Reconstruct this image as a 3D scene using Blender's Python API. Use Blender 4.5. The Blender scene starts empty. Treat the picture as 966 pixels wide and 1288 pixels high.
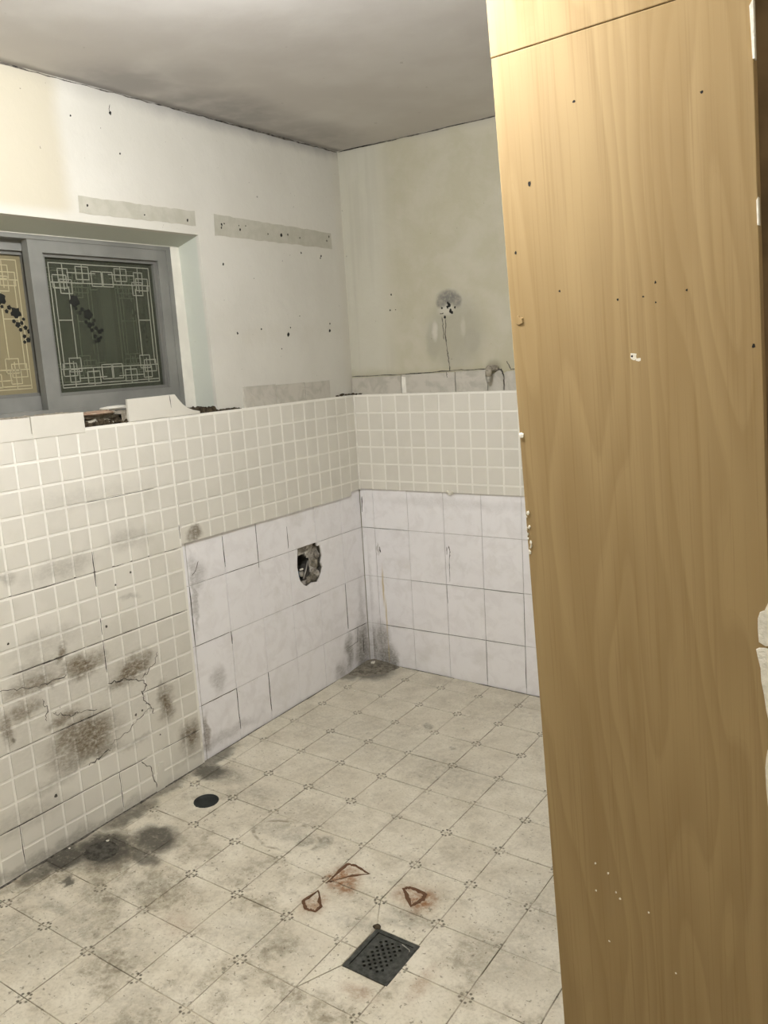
import bpy, bmesh, math, random
from mathutils import Matrix, Vector, Euler
random.seed(7)
sc = bpy.context.scene
col = sc.collection

# ------------------------------------------------------------------ camera
cam_d = bpy.data.cameras.new('camera'); cam = bpy.data.objects.new('camera', cam_d); col.objects.link(cam)
cam_d.sensor_fit = 'VERTICAL'; cam_d.sensor_height = 36.0
cam_d.lens = 1067.8688 / 1288 * 36.0
cam_d.clip_start = .02
RT = (0.82855, 0.55688, -0.05829); DN = (0.05425, -0.18347, -0.98153); FW = (-0.55728, 0.81008, -0.18222)
M = Matrix(((RT[0], -DN[0], -FW[0], 2.4708), (RT[1], -DN[1], -FW[1], -3.3869), (RT[2], -DN[2], -FW[2], 1.5497), (0, 0, 0, 1)))
cam.matrix_world = M
sc.camera = cam

# ------------------------------------------------------------------ world, exposure
w = bpy.data.worlds.new('world'); sc.world = w; w.use_nodes = True
w.node_tree.nodes['Background'].inputs[0].default_value = (.012, .014, .018, 1)
w.node_tree.nodes['Background'].inputs[1].default_value = 1.0
sc.view_settings.view_transform = 'Standard'; sc.view_settings.look = 'None'
sc.view_settings.gamma = 1.0; sc.view_settings.use_curve_mapping = False
sc.view_settings.exposure = 0.08
LAMP_STRENGTH = 345.0
LAMP_POS = (1.27, -2.14, 2.49)
LAMP_COL = (.985, .98, .985)
FILL_POS = (1.9, -3.95, 2.49)
FILL_STRENGTH = 10.0
FILL_COL = (1.0, .86, .66)

CEIL = 2.49
FA, FB = -0.0293, 0.0233                 # the wet-room floor falls towards the drain
def fz(x, y): return FA * x + FB * y
FROT = (FB, -FA, 0)
ROOM_X, ROOM_Y = 2.95, -4.3

# ------------------------------------------------------------------ node helper
class T:
    def __init__(s, name, rough=.5, spec=.3):
        s.m = bpy.data.materials.new(name); s.m.use_nodes = True
        s.nt = s.m.node_tree; s.p = s.nt.nodes['Principled BSDF']
        s.p.inputs['Roughness'].default_value = rough
        s.p.inputs['Specular IOR Level'].default_value = spec
        s._pos = None
    def n(s, t, **k):
        nd = s.nt.nodes.new(t)
        for a, b in k.items(): setattr(nd, a, b)
        return nd
    def put(s, sock, v):
        if v is None: return
        if isinstance(v, bpy.types.NodeSocket): s.nt.links.new(v, sock)
        else:
            if isinstance(v, tuple) and len(v) == 3 and sock.type == 'RGBA': v = v + (1,)
            sock.default_value = v
    def math(s, op, a, b=None, c=None, clamp=False):
        nd = s.n('ShaderNodeMath', operation=op, use_clamp=clamp)
        for i, v in enumerate((a, b, c)): s.put(nd.inputs[i], v)
        return nd.outputs[0]
    def add(s, a, b): return s.math('ADD', a, b)
    def mul(s, a, b): return s.math('MULTIPLY', a, b)
    def mx(s, a, b): return s.math('MAXIMUM', a, b)
    def step(s, v, lo, hi, a=0., b=1.):
        nd = s.n('ShaderNodeMapRange', interpolation_type='SMOOTHSTEP')
        s.put(nd.inputs[0], v); nd.inputs[1].default_value = lo; nd.inputs[2].default_value = hi
        nd.inputs[3].default_value = a; nd.inputs[4].default_value = b
        return nd.outputs[0]
    def mix(s, f, a, b):
        nd = s.n('ShaderNodeMix', data_type='RGBA')
        s.put(nd.inputs[0], f); s.put(nd.inputs[6], a); s.put(nd.inputs[7], b)
        return nd.outputs[2]
    def noise(s, vec, scale, detail=3., rough=.55, dist=0., out=0):
        nd = s.n('ShaderNodeTexNoise')
        s.put(nd.inputs['Vector'], vec); nd.inputs['Scale'].default_value = scale
        nd.inputs['Detail'].default_value = detail; nd.inputs['Roughness'].default_value = rough
        nd.inputs['Distortion'].default_value = dist
        return nd.outputs[out]
    def pos(s):
        if s._pos is None: s._pos = s.n('ShaderNodeNewGeometry').outputs['Position']
        return s._pos
    def obj(s): return s.n('ShaderNodeTexCoord').outputs['Object']
    def xyz(s, v):
        nd = s.n('ShaderNodeSeparateXYZ'); s.put(nd.inputs[0], v); return nd.outputs
    def vec(s, x, y, z=0.):
        nd = s.n('ShaderNodeCombineXYZ')
        for i, v in enumerate((x, y, z)): s.put(nd.inputs[i], v)
        return nd.outputs[0]
    def map(s, v, loc=(0, 0, 0), rot=(0, 0, 0), scale=(1, 1, 1), t='POINT'):
        nd = s.n('ShaderNodeMapping', vector_type=t)
        s.put(nd.inputs[0], v); nd.inputs[1].default_value = loc; nd.inputs[2].default_value = rot; nd.inputs[3].default_value = scale
        return nd.outputs[0]
    def warp(s, v, amp, scale, detail=3.):
        c = s.noise(v, scale, detail, out=1)
        nd = s.n('ShaderNodeVectorMath', operation='SUBTRACT'); s.put(nd.inputs[0], c); nd.inputs[1].default_value = (.5, .5, .5)
        sc_ = s.n('ShaderNodeVectorMath', operation='SCALE'); s.put(sc_.inputs[0], nd.outputs[0]); sc_.inputs['Scale'].default_value = amp
        ad = s.n('ShaderNodeVectorMath', operation='ADD'); s.put(ad.inputs[0], v); s.put(ad.inputs[1], sc_.outputs[0])
        return ad.outputs[0]
    def blobs(s, uv, items, inner=.25):
        tot = None
        for it in items:
            cx, cy, rx, ry, st = it[:5]; rot = it[5] if len(it) > 5 else 0
            mp = s.map(uv, (cx, cy, 0), (0, 0, math.radians(rot)), (rx, ry, 1), 'TEXTURE')
            ln = s.n('ShaderNodeVectorMath', operation='LENGTH'); s.put(ln.inputs[0], mp)
            v = s.step(ln.outputs['Value'], inner, 1.15, st, 0.)
            tot = v if tot is None else s.mx(tot, v)
        return tot
    def bump(s, h, dist=.001, strength=.5):
        nd = s.n('ShaderNodeBump'); nd.inputs['Strength'].default_value = strength; nd.inputs['Distance'].default_value = dist
        s.put(nd.inputs['Height'], h); s.nt.links.new(nd.outputs[0], s.p.inputs['Normal'])
    def rand(s): return s.n('ShaderNodeObjectInfo').outputs['Random']
    def done(s, colr, rough=None):
        s.put(s.p.inputs['Base Color'], colr)
        if rough is not None: s.put(s.p.inputs['Roughness'], rough)
        return s.m

def plain(name, c, rough=.5, metal=0., noise=.12, scale=40., spec=.3):
    t = T(name, rough, spec); t.p.inputs['Metallic'].default_value = metal
    f = t.noise(t.obj(), scale, 4)
    lo = tuple(v * (1 - noise * 1.6) for v in c); hi = tuple(min(1, v * (1 + noise)) for v in c)
    return t.done(t.mix(t.step(f, .3, .7), lo, hi))

# --- grime on the walls, placed where the photo shows it (wall coordinates: along, up)
LEFT_BROWN = [(-1.703, .295, .16, .10, 1.), (-1.76, .33, .13, .06, .9), (-1.492, .470, .12, .055, 1., 12), (-1.55, .45, .06, .03, .8), (-1.80, .27, .10, .07, .6), (-1.43, .50, .045, .05, .7), (-1.691, .562, .11, .05, 1.), (-1.357, .292, .05, .09, 1.),
              (-1.254, .112, .07, .085, 1.), (-1.89, .558, .11, .035, .75), (-1.923, .49, .09, .04, .8), (-1.994, .455, .035, .07, .8),
              (-1.791, .407, .09, .035, .85), (-1.774, .633, .03, .035, .9), (-1.85, .545, .14, .018, .8), (-1.124, .908, .045, .03, .9), (-1.155, .09, .028, .1, .8)]
LEFT_GREY = [(-1.70, .225, .18, .035, .65), (-1.85, .20, .12, .03, .4), (-1.715, .915, .17, .05, .42), (-1.443, .95, .13, .05, .35), (-1.8, .68, .2, .06, .32), (-1.75, .45, .5, .30, .22), (-1.45, .40, .3, .25, .16), (-1.85, .60, .16, .06, .5), (-1.15, .67, .02, .2, .6), (-1.13, .75, .05, .09, .55),
             (-1.065, .273, .05, .07, .55), (-.17, .10, .045, .12, .85), (-.06, .09, .08, .16, .95), (-.25, .03, .06, .06, .6), (-1.1, .03, .3, .03, .4), (-1.9, -.03, .6, .035, .55), (-1.98, .13, .2, .06, .35),
             (-1.92, .93, .05, .03, .5), (-1.6, 1.13, .3, .05, .18), (-1.977, .41, .016, .014, 1.), (-.05, .2, .03, .3, .35), (-1.52, .2, .12, .02, .45), (-1.46, .74, .05, .02, .4)]
BACK_GREY = [(.085, .13, .06, .1, .8), (.1, .04, .085, .09, .95), (.02, .08, .055, .15, .95), (.15, .015, .035, .07, .9), (.01, .80, .02, .13, .6), (.02, .4, .03, .3, .3), (.09, .6, .012, .04, .6), (.5, .85, .5, .03, .18)]
BACK_YELLOW = [(.108, .40, .007, .12, .9), (.118, .25, .006, .12, .8), (.12, .07, .004, .09, .7)]

def wall_uv(t):
    x, y, z = t.xyz(t.pos())[:3]
    return t.vec(y, z), t.vec(x, z), t.step(x, .02, .03, 1., 0.), x, y, z

def wall_grime(t, base):
    l, b, isl, x, y, z = wall_uv(t)
    lw = t.warp(l, .10, 13, 7); bw = t.warp(b, .05, 22, 5)
    tex = t.noise(t.map(t.pos(), scale=(1, .55, 1.2)), 85, 8, .75); tex2 = t.step(tex, .30, .62, .40, 1.)
    br = t.mul(t.mul(t.blobs(lw, LEFT_BROWN), isl), tex2)
    gl = t.mul(t.mul(t.blobs(lw, LEFT_GREY), isl), tex2)
    nl = t.math('SUBTRACT', 1., isl)
    gb = t.mul(t.mul(t.blobs(bw, BACK_GREY), nl), tex2)
    yb = t.mul(t.blobs(t.warp(b, .008, 30), BACK_YELLOW), nl)
    fine = t.mul(t.step(t.noise(t.pos(), 5, 6, .65), .52, .72), .16)
    speck = t.mul(t.step(t.noise(t.pos(), 95, 3, .6), .735, .76), .75)
    c = t.mix(fine, base, (.42, .40, .30))
    c = t.mix(t.mul(t.mx(gl, gb), .92), c, (.17, .155, .12))
    c = t.mix(t.mul(br, .95), c, (.115, .082, .040))
    c = t.mix(t.mul(yb, .8), c, (.55, .42, .16))
    c = t.mix(t.mul(speck, t.step(z, .2, 1., 1., .0)), c, (.08, .07, .055))
    return c

def m_mosaic():
    t = T('mosaic_glaze', .32, .45)
    r = t.rand()
    base = t.mix(r, (.640, .617, .545), (.705, .682, .605))
    base = t.mix(t.step(t.noise(t.pos(), 9, 4), .4, .65), base, (.675, .65, .58))
    return t.done(wall_grime(t, base), t.step(t.noise(t.pos(), 30, 3), .3, .7, .28, .5))
def m_wall_tile():
    t = T('marbled_wall_tile', .3, .45)
    v = t.noise(t.warp(t.pos(), .12, 6, 4), 13, 5, .6, .8)
    base = t.mix(t.step(v, .42, .66), (.87, .857, .865), (.80, .782, .785))
    base = t.mix(t.mul(t.rand(), .35), base, (.86, .845, .845))
    return t.done(wall_grime(t, base), .34)
def m_plain_half():
    t = T('greyed_wall_tile', .38, .4)
    v = t.noise(t.warp(t.pos(), .12, 6, 4), 15, 5, .6, .8)
    base = t.mix(t.step(v, .4, .66), (.50, .475, .415), (.40, .38, .325))
    return t.done(base)
def m_grout():
    t = T('white_grout', .8, .2)
    base = t.mix(t.noise(t.pos(), 30, 4), (.80, .78, .71), (.86, .84, .77))
    return t.done(wall_grime(t, base))
def m_joint():
    t = T('old_grey_joint', .9, .1)
    base = t.mix(t.step(t.noise(t.pos(), 25, 4), .4, .62), (.50, .47, .44), (.27, .25, .225))
    return t.done(base)

def m_plaster(kind):
    t = T('painted_plaster_' + kind, .75, .2)
    x, y, z = t.xyz(t.pos())[:3]
    big = t.noise(t.pos(), 2.2, 4, .6)
    med = t.noise(t.warp(t.pos(), .2, 3), 7, 5, .6)
    if kind == 'left':
        base = t.mix(t.step(big, .35, .65), (.575, .56, .50), (.615, .60, .54))
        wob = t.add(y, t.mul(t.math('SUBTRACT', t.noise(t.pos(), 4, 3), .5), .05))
        warm_lit = t.mul(t.step(wob, -1.545, -1.475, 1., 0.), t.step(z, 2.05, 2.09))
        base = t.mix(t.mul(warm_lit, .75), base, (.50, .455, .34))  # warm side of a light boundary painted into the wall, darkened against lamp glare
        base = t.mix(t.mul(t.step(x, -.03, -.012, 1., 0.), .9), base, (.52, .55, .485))    # reveal was painted pale green
        base = t.mix(t.mul(t.step(x, -.012, -.008, 1., 0.), t.step(z, .9, 1., 1., 0.)), base, (.075, .07, .06))   # broken masonry inside the hole
        low = t.mul(t.step(t.math('ABSOLUTE', t.math('SUBTRACT', z, 1.665)), .01, .07, 1., 0.), t.mul(t.step(y, -.85, -.8), .22))
        base = t.mix(t.mul(low, t.step(med, .4, .6)), base, (.52, .49, .40))
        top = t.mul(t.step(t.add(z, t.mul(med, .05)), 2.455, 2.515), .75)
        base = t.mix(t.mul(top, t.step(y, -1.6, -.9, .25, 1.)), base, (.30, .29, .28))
        cor = t.mul(t.step(y, -.07, -.01), .25)
        base = t.mix(cor, base, (.58, .54, .43))
        sp = t.step(t.noise(t.pos(), 60, 2), .76, .775)
        base = t.mix(t.mul(sp, .6), base, (.12, .11, .09))
    else:
        base = t.mix(t.step(med, .35, .68), (.445, .42, .315), (.485, .46, .365))
        uv = t.vec(x, z)
        lf = t.step(t.add(x, t.mul(t.math('SUBTRACT', med, .5), .12)), .16, .30, 1., 0.)
        base = t.mix(t.mul(lf, .6), base, (.56, .55, .475))
        uw = t.warp(uv, .03, 14, 4)
        halo = t.blobs(uw, [(.58, 1.62, .165, .19, .34), (.47, 1.60, .05, .11, .38), (.66, 1.59, .06, .08, .40), (.57, 1.60, .09, .06, .34)], .55)
        base = t.mix(halo, base, (.24, .235, .20))
        base = t.mix(t.blobs(uw, [(.475, 1.64, .018, .05, .6), (.535, 1.73, .05, .03, .5), (.62, 1.65, .015, .05, .3)], .3), base, (.62, .60, .52))
        base = t.mix(t.mul(t.blobs(t.warp(uv, .015, 30, 4), [(.550, 1.782, .062, .036, .95), (.515, 1.765, .03, .03, .8), (.595, 1.765, .028, .035, .8)], .5), t.step(t.noise(t.pos(), 90, 4), .3, .6, .55, 1.)), base, (.17, .165, .15))
        low = t.mul(t.step(t.add(z, t.mul(t.math('SUBTRACT', med, .5), .08)), 1.44, 1.50, 1., 0.), .5)
        base = t.mix(low, base, (.36, .335, .22))
        strk = t.mul(t.step(t.noise(t.map(t.pos(), scale=(14, 1, 1.2)), 1, 3), .5, .68), .30)
        base = t.mix(t.mul(strk, t.step(x, .05, .35, 1., .3)), base, (.37, .35, .285))
        base = t.mix(t.blobs(uw, [(.765, 1.475, .045, .03, .8)], .2), base, (.30, .28, .20))
        sp = t.step(t.noise(t.pos(), 55, 2), .775, .79)
        base = t.mix(t.mul(sp, .6), base, (.12, .11, .09))
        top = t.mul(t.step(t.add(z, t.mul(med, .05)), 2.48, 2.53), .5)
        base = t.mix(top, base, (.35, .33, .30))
    t.bump(t.add(t.noise(t.pos(), 25, 5), t.mul(med, 2.)), .004, .35)
    return t.done(base)

def m_ceiling():
    t = T('stained_ceiling_paint', .8, .15)
    x, y, z = t.xyz(t.pos())[:3]
    uv = t.warp(t.vec(x, y), .12, 4, 4)
    base = t.mix(t.step(t.noise(t.pos(), 3, 4), .35, .65), (.60, .575, .55), (.655, .635, .61))
    mould = t.blobs(uv, [(.10, -1.33, .20, .30, .55), (.10, -.85, .24, .55, .62), (.12, -.35, .2, .4, .5), (.30, -1.2, .15, .2, .25)], .25)
    base = t.mix(t.mul(mould, t.step(t.noise(t.pos(), 9, 5), .25, .6, .5, 1.)), base, (.26, .25, .25))
    lum = t.mul(t.step(t.noise(t.vec(x, y), 14, 2), .72, .74), .5)
    base = t.mix(lum, base, (.42, .40, .37))
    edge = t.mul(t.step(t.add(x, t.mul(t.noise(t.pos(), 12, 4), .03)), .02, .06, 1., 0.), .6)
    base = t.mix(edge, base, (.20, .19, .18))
    t.bump(t.noise(t.pos(), 12, 4), .004, .3)
    return t.done(base)

FLOOR_DARK = [(.135, -1.79, .15, .12, 1.), (.245, -1.66, .11, .09, .95), (.28, -1.75, .10, .05, .85), (.06, -1.88, .10, .09, 1.), (.05, -1.98, .05, .10, .8), (.17, -1.955, .025, .02, .9), (.04, -1.6, .06, .14, .75),
              (.075, -1.235, .10, .06, .9), (.02, -1.15, .05, .15, .75), (.03, -1.4, .04, .12, .65), (.09, -.12, .14, .13, .8), (.0, -.22, .09, .06, .7)]
FLOOR_GREY = [(.18, -1.22, .11, .075, .55), (.35, -1.25, .10, .06, .32), (.77, -1.385, .03, .05, .75), (.645, -.49, .022, .022, .8), (.835, -.615, .022, .02, .7), (.62, -1.40, .16, .06, .4), (.52, -1.44, .05, .05, .35), (.71, -1.41, .035, .03, .6),
              (.46, -.72, .5, .20, .22), (.9, -.78, .22, .16, .35), (1.1, -1.65, .1, .05, .5), (1.2, -1.56, .09, .05, .5), (.9, -1.83, .2, .1, .3), (.42, -2.06, .16, .12, .45), (.3, -2.2, .2, .12, .4), (.6, -2.1, .14, .12, .4), (.8, -2.2, .14, .1, .35),
              (1.5, -1.55, .16, .18, .35), (1.55, -1.3, .2, .2, .3), (.33, -1.95, .12, .05, .55), (.45, -1.85, .12, .08, .5), (.25, -2.06, .16, .03, .5)]
FLOOR_RUST = [(.935, -1.505, .07, .08, 1.), (.975, -1.53, .05, .055, .9), (.93, -1.645, .055, .06, .7), (1.165, -1.465, .075, .06, .75), (1.205, -1.47, .06, .07, 1.), (1.375, -1.75, .03, .09, .45), (1.25, -1.86, .07, .03, .5), (.64, -1.92, .09, .06, .28)]
OX, OY = .0973, -.1313
def m_floor_tile():
    t = T('cream_floor_tile', .5, .35)
    x, y, z = t.xyz(t.pos())[:3]
    uv = t.vec(x, y)
    mott = t.noise(t.pos(), 11, 6, .68); fine = t.noise(t.pos(), 120, 4, .65)
    base = t.mix(t.step(mott, .34, .66), (.575, .53, .42), (.68, .64, .53))
    base = t.mix(t.mul(t.rand(), .35), base, (.60, .55, .44))
    base = t.mix(t.mul(t.step(fine, .45, .7), .35), base, (.36, .32, .23))
    # printed dots around each tile corner
    def cell(v, o):
        f = t.math('FRACT', t.add(t.mul(t.math('SUBTRACT', v, o), 5.), .5))
        return t.mul(t.math('ABSOLUTE', t.math('SUBTRACT', f, .5)), .2)
    a, b = cell(x, OX), cell(y, OY)
    def dot(p, q, rad):
        dx = t.math('SUBTRACT', a, p); dy = t.math('SUBTRACT', b, q)
        d = t.math('SQRT', t.add(t.mul(dx, dx), t.mul(dy, dy)))
        return t.step(d, rad * .6, rad, 1., 0.)
    dots = t.mx(dot(.0060, .0160, .0050), dot(.0160, .0060, .0050))
    wear = t.step(t.noise(t.pos(), 14, 3), .36, .52)
    base = t.mix(t.mul(t.mul(dots, wear), .92), base, (.085, .072, .05))
    uw = t.warp(uv, .10, 14, 5)
    tex = t.noise(t.pos(), 45, 6, .72); tx = t.step(tex, .34, .62, .3, 1.)
    near = t.mul(t.step(y, -2.0, -1.0, .95, .38), t.step(t.noise(t.warp(t.pos(), .1, 8), 6.5, 6, .7), .44, .66))
    base = t.mix(t.mul(near, tx), base, (.25, .215, .15))
    base = t.mix(t.mul(t.blobs(uw, FLOOR_GREY), tx), base, (.17, .155, .115))
    ring = t.map(t.warp(uv, .03, 12), (.63, -1.42, 0), (0, 0, 0), (.13, .075, 1), 'TEXTURE')
    ln = t.n('ShaderNodeVectorMath', operation='LENGTH'); t.put(ln.inputs[0], ring)
    rm = t.mul(t.mul(t.step(t.math('ABSOLUTE', t.math('SUBTRACT', ln.outputs['Value'], 1.)), .02, .09, 1., 0.), t.step(t.noise(t.pos(), 16, 3), .42, .6)), .75)
    base = t.mix(rm, base, (.22, .19, .13))
    base = t.mix(t.mul(t.blobs(t.warp(uv, .04, 22, 5), FLOOR_RUST), tx), base, (.23, .105, .038))
    pits = t.mul(t.step(t.noise(t.pos(), 75, 3, .6), .635, .68), t.step(y, -1.7, -.6, 1., .45))
    base = t.mix(t.mul(pits, .7), base, (.15, .13, .09))
    dk = t.mul(t.blobs(uw, FLOOR_DARK, .5), t.step(tex, .28, .52, .72, 1.))
    base = t.mix(t.mul(dk, .96), base, (.055, .05, .038))
    t.bump(t.add(fine, mott), .0015, .35)
    return t.done(base, t.step(mott, .3, .7, .42, .6))
def m_floor_joint():
    t = T('dirty_floor_joint', .9, .1)
    base = t.mix(t.step(t.noise(t.pos(), 9, 5), .38, .62), (.50, .45, .35), (.10, .085, .055))
    x, y, z = t.xyz(t.pos())[:3]
    base = t.mix(t.blobs(t.warp(t.vec(x, y), .1, 14), FLOOR_DARK[:6]), base, (.05, .045, .035))
    return t.done(base)

def m_wood():
    t = T('beech_veneer', .55, .2)
    x, y, z = t.xyz(t.obj())[:3]
    # broad flame figure: contours of a slowly varying field, stretched along the board
    f1 = t.noise(t.vec(t.mul(x, 3.6), t.mul(z, .50), 0.), 1.6, 2, .40, .1)
    ph = t.add(t.mul(x, 16.), t.mul(f1, 11.))
    rings = t.math('FRACT', ph)
    saw = t.step(rings, 0., .9)
    line = t.step(rings, .86, .98)
    f2 = t.noise(t.vec(t.mul(x, 160.), t.mul(z, 2.2), 0.), 1, 3, .6)
    f3 = t.noise(t.vec(t.mul(x, 8.), t.mul(z, .35), 3.), 1.4, 3)
    base = t.mix(t.mul(saw, .52), (.330, .236, .114), (.245, .167, .075))
    base = t.mix(t.mul(line, .40), base, (.365, .265, .13))
    base = t.mix(t.step(f3, .35, .65, 0., .45), base, (.235, .157, .066))
    base = t.mix(t.mul(t.step(f2, .5, .72), .35), base, (.20, .132, .055))
    sm = t.mul(t.step(t.noise(t.obj(), 5, 4), .55, .75), t.step(z, .1, .7, .45, 0.))
    base = t.mix(sm, base, (.22, .17, .11))
    t.bump(f2, .0006, .25)
    return t.done(base, t.step(f2, .3, .7, .5, .62))

def m_rust():
    t = T('rust_crust', .9, .1)
    return t.done(t.mix(t.noise(t.pos(), 90, 5), (.075, .04, .023), (.16, .088, .05)))
def m_mortar(name, a, b, sc_=45):
    t = T(name, .95, .1)
    v = t.noise(t.pos(), sc_, 6, .7)
    t.bump(v, .006, .8)
    return t.done(t.mix(t.step(v, .35, .65), a, b))
def m_glass(name, tint, body, transp, rough):
    t = T(name, rough, .5)
    c = t.mix(t.noise(t.pos(), 4, 3), body, tuple(v * 1.25 for v in body))
    t.put(t.p.inputs['Base Color'], c)
    if transp > 0:
        tr = t.n('ShaderNodeBsdfTransparent'); tr.inputs[0].default_value = tint + (1,)
        mx = t.n('ShaderNodeMixShader'); mx.inputs[0].default_value = transp
        t.nt.links.new(t.p.outputs[0], mx.inputs[1]); t.nt.links.new(tr.outputs[0], mx.inputs[2])
        t.nt.links.new(mx.outputs[0], t.nt.nodes['Material Output'].inputs['Surface'])
    return t.m
def m_emit(name, c, s):
    t = T(name); t.p.inputs['Base Color'].default_value = (.9, .9, .88, 1)
    t.p.inputs['Emission Color'].default_value = c + (1,); t.p.inputs['Emission Strength'].default_value = s
    return t.m

MAT = dict(
    mosaic=m_mosaic(), tile=m_wall_tile(), half=m_plain_half(), grout=m_grout(), joint=m_joint(),
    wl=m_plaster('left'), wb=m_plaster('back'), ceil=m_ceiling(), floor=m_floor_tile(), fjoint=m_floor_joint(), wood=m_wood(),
    rust=m_rust(), mortar=m_mortar('grey_mortar', (.11, .10, .078), (.27, .245, .195)), cavity=m_mortar('broken_mortar', (.22, .20, .17), (.52, .49, .43), 30),
    mortar2=m_mortar('blackened_mortar', (.04, .037, .03), (.10, .094, .078)), deep=m_mortar('cavity_concrete', (.03, .028, .025), (.08, .075, .065), 30), soil=m_mortar('dark_soil_rubble', (.022, .018, .012), (.09, .07, .045), 80),
    brick=m_mortar('crumbled_brick', (.30, .19, .13), (.42, .33, .24), 50), sill=m_mortar('dusty_sill_mortar', (.20, .18, .14), (.40, .36, .29), 35),
    white=m_mortar('white_filler', (.66, .63, .54), (.82, .79, .70), 60), strip=None,
    alu=plain('grey_window_metal', (.195, .196, .178), .5, .0, .10, 6.), alud=plain('dark_window_metal', (.15, .15, .135), .5, .0, .08, 6.),
    dark=plain('hole_dark', (.012, .011, .010), .9, noise=.3), crack=plain('crack_dirt', (.11, .10, .085), .95, noise=.5, scale=60),
    browns=plain('dark_brown_board', (.26, .175, .09), .5, noise=.2, scale=8.),
    iron=plain('grate_metal', (.075, .078, .07), .45, .55, .3, 60.), pipe=plain('black_plastic_pipe', (.022, .025, .023), .6, noise=.2),
    blue=plain('blue_pipe', (.02, .10, .20), .4), chrome=plain('dull_chrome', (.5, .49, .46), .3, .9), steel=plain('dull_steel', (.42, .40, .36), .5, .5),
    caulk=plain('white_caulk', (.78, .76, .69), .5, noise=.06, scale=20.), clean=plain('white_paint', (.72, .70, .62), .6, noise=.06, scale=8.),
    lat=plain('etched_lattice', (.27, .27, .22), .6, noise=.05), latd=plain('etched_lattice_outer', (.55, .55, .46), .6, noise=.05), lattan=plain('etched_lattice_tan', (.40, .36, .23), .6, noise=.05),
    rose=plain('rose_print', (.010, .0105, .008), .8, noise=.2), gl=m_glass('green_tinted_glass', (.80, .84, .76), (.080, .086, .064), .60, .12),
    gl2=m_glass('dark_outer_glass', (1, 1, 1), (.075, .082, .062), 0, .2), gltan=m_glass('frosted_tan_glass', (1, 1, 1), (.17, .146, .083), 0, .35),
    lamp=m_emit('lamp_globe', LAMP_COL, LAMP_STRENGTH), fill_lamp=m_emit('fill_lamp_globe', FILL_COL, FILL_STRENGTH), base=plain('lamp_base', (.7, .7, .68), .5), bare=None, white_wall=plain('off_white_wall', (.70, .67, .58), .8, noise=.06, scale=3.),
)
def m_bare():
    t = T('bare_adhesive_strip', .85, .15)
    v = t.noise(t.pos(), 18, 5, .65)
    return t.done(t.mix(t.step(v, .35, .65), (.42, .405, .335), (.475, .46, .39)))
MAT['bare'] = m_bare()

# ------------------------------------------------------------------ mesh helpers
def link(name, me, mat=None, parent=None, loc=None, rot=None):
    o = bpy.data.objects.new(name, me); col.objects.link(o)
    if mat is not None and me is not None and not me.materials: me.materials.append(MAT[mat])
    if parent is not None: o.parent = parent
    if loc is not None: o.location = loc
    if rot is not None: o.rotation_euler = rot
    return o
def tag(o, label=None, cat=None, group=None, kind=None):
    if label: o['label'] = label
    if cat: o['category'] = cat
    if group: o['group'] = group
    if kind: o['kind'] = kind
    return o
def empty(name, loc=(0, 0, 0), rot=None):
    return link(name, None, loc=loc, rot=rot)
def mesh(name, vs, fs, smooth=False):
    me = bpy.data.meshes.new(name); me.from_pydata([tuple(v) for v in vs], [], fs)
    bm = bmesh.new(); bm.from_mesh(me); bmesh.ops.recalc_face_normals(bm, faces=bm.faces); bm.to_mesh(me); bm.free()
    if smooth:
        for p in me.polygons: p.use_smooth = True
    return me
class MB:
    def __init__(s): s.v = []; s.f = []
    def raw(s, vs, fs):
        o = len(s.v); s.v += [tuple(v) for v in vs]; s.f += [tuple(i + o for i in f) for f in fs]; return s
    def box(s, a, b):
        x0, y0, z0 = a; x1, y1, z1 = b
        return s.raw([(x0, y0, z0), (x1, y0, z0), (x1, y1, z0), (x0, y1, z0), (x0, y0, z1), (x1, y0, z1), (x1, y1, z1), (x0, y1, z1)],
                     [(0, 3, 2, 1), (4, 5, 6, 7), (0, 1, 5, 4), (1, 2, 6, 5), (2, 3, 7, 6), (3, 0, 4, 7)])
    def prism(s, pts, mapf, w0, w1):
        n = len(pts)
        return s.raw([mapf(u, v, w0) for u, v in pts] + [mapf(u, v, w1) for u, v in pts],
                     [tuple(range(n))[::-1], tuple(range(n, 2 * n))] + [(i, (i + 1) % n, n + (i + 1) % n, n + i) for i in range(n)])
    def tube(s, path, r, n=10, cap=True):
        path = [Vector(p) for p in path]; rs = r if isinstance(r, (list, tuple)) else [r] * len(path); rings = []
        for i, p in enumerate(path):
            d = (path[min(i + 1, len(path) - 1)] - path[max(i - 1, 0)]).normalized()
            u = d.orthogonal().normalized() if i == 0 else (u - d * u.dot(d)).normalized()
            v = d.cross(u)
            rings.append([p + (u * math.cos(k * 2 * math.pi / n) + v * math.sin(k * 2 * math.pi / n)) * rs[i] for k in range(n)])
        fs = []
        for i in range(len(rings) - 1):
            for k in range(n): fs.append((i * n + k, i * n + (k + 1) % n, (i + 1) * n + (k + 1) % n, (i + 1) * n + k))
        if cap: fs += [tuple(range(n))[::-1], tuple(range((len(rings) - 1) * n, len(rings) * n))]
        return s.raw([q for g in rings for q in g], fs)
    def lathe(s, prof, n=24, c=(0, 0, 0)):
        vs = []; fs = []
        for r, z in prof:
            for k in range(n): vs.append((c[0] + r * math.cos(k * 2 * math.pi / n), c[1] + r * math.sin(k * 2 * math.pi / n), c[2] + z))
        for i in range(len(prof) - 1):
            for k in range(n): fs.append((i * n + k, i * n + (k + 1) % n, (i + 1) * n + (k + 1) % n, (i + 1) * n + k))
        return s.raw(vs, fs)
    def build(s, name, mat, parent=None, loc=None, rot=None, smooth=False):
        return link(name, mesh(name, s.v, s.f, smooth), mat, parent, loc, rot)
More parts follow.
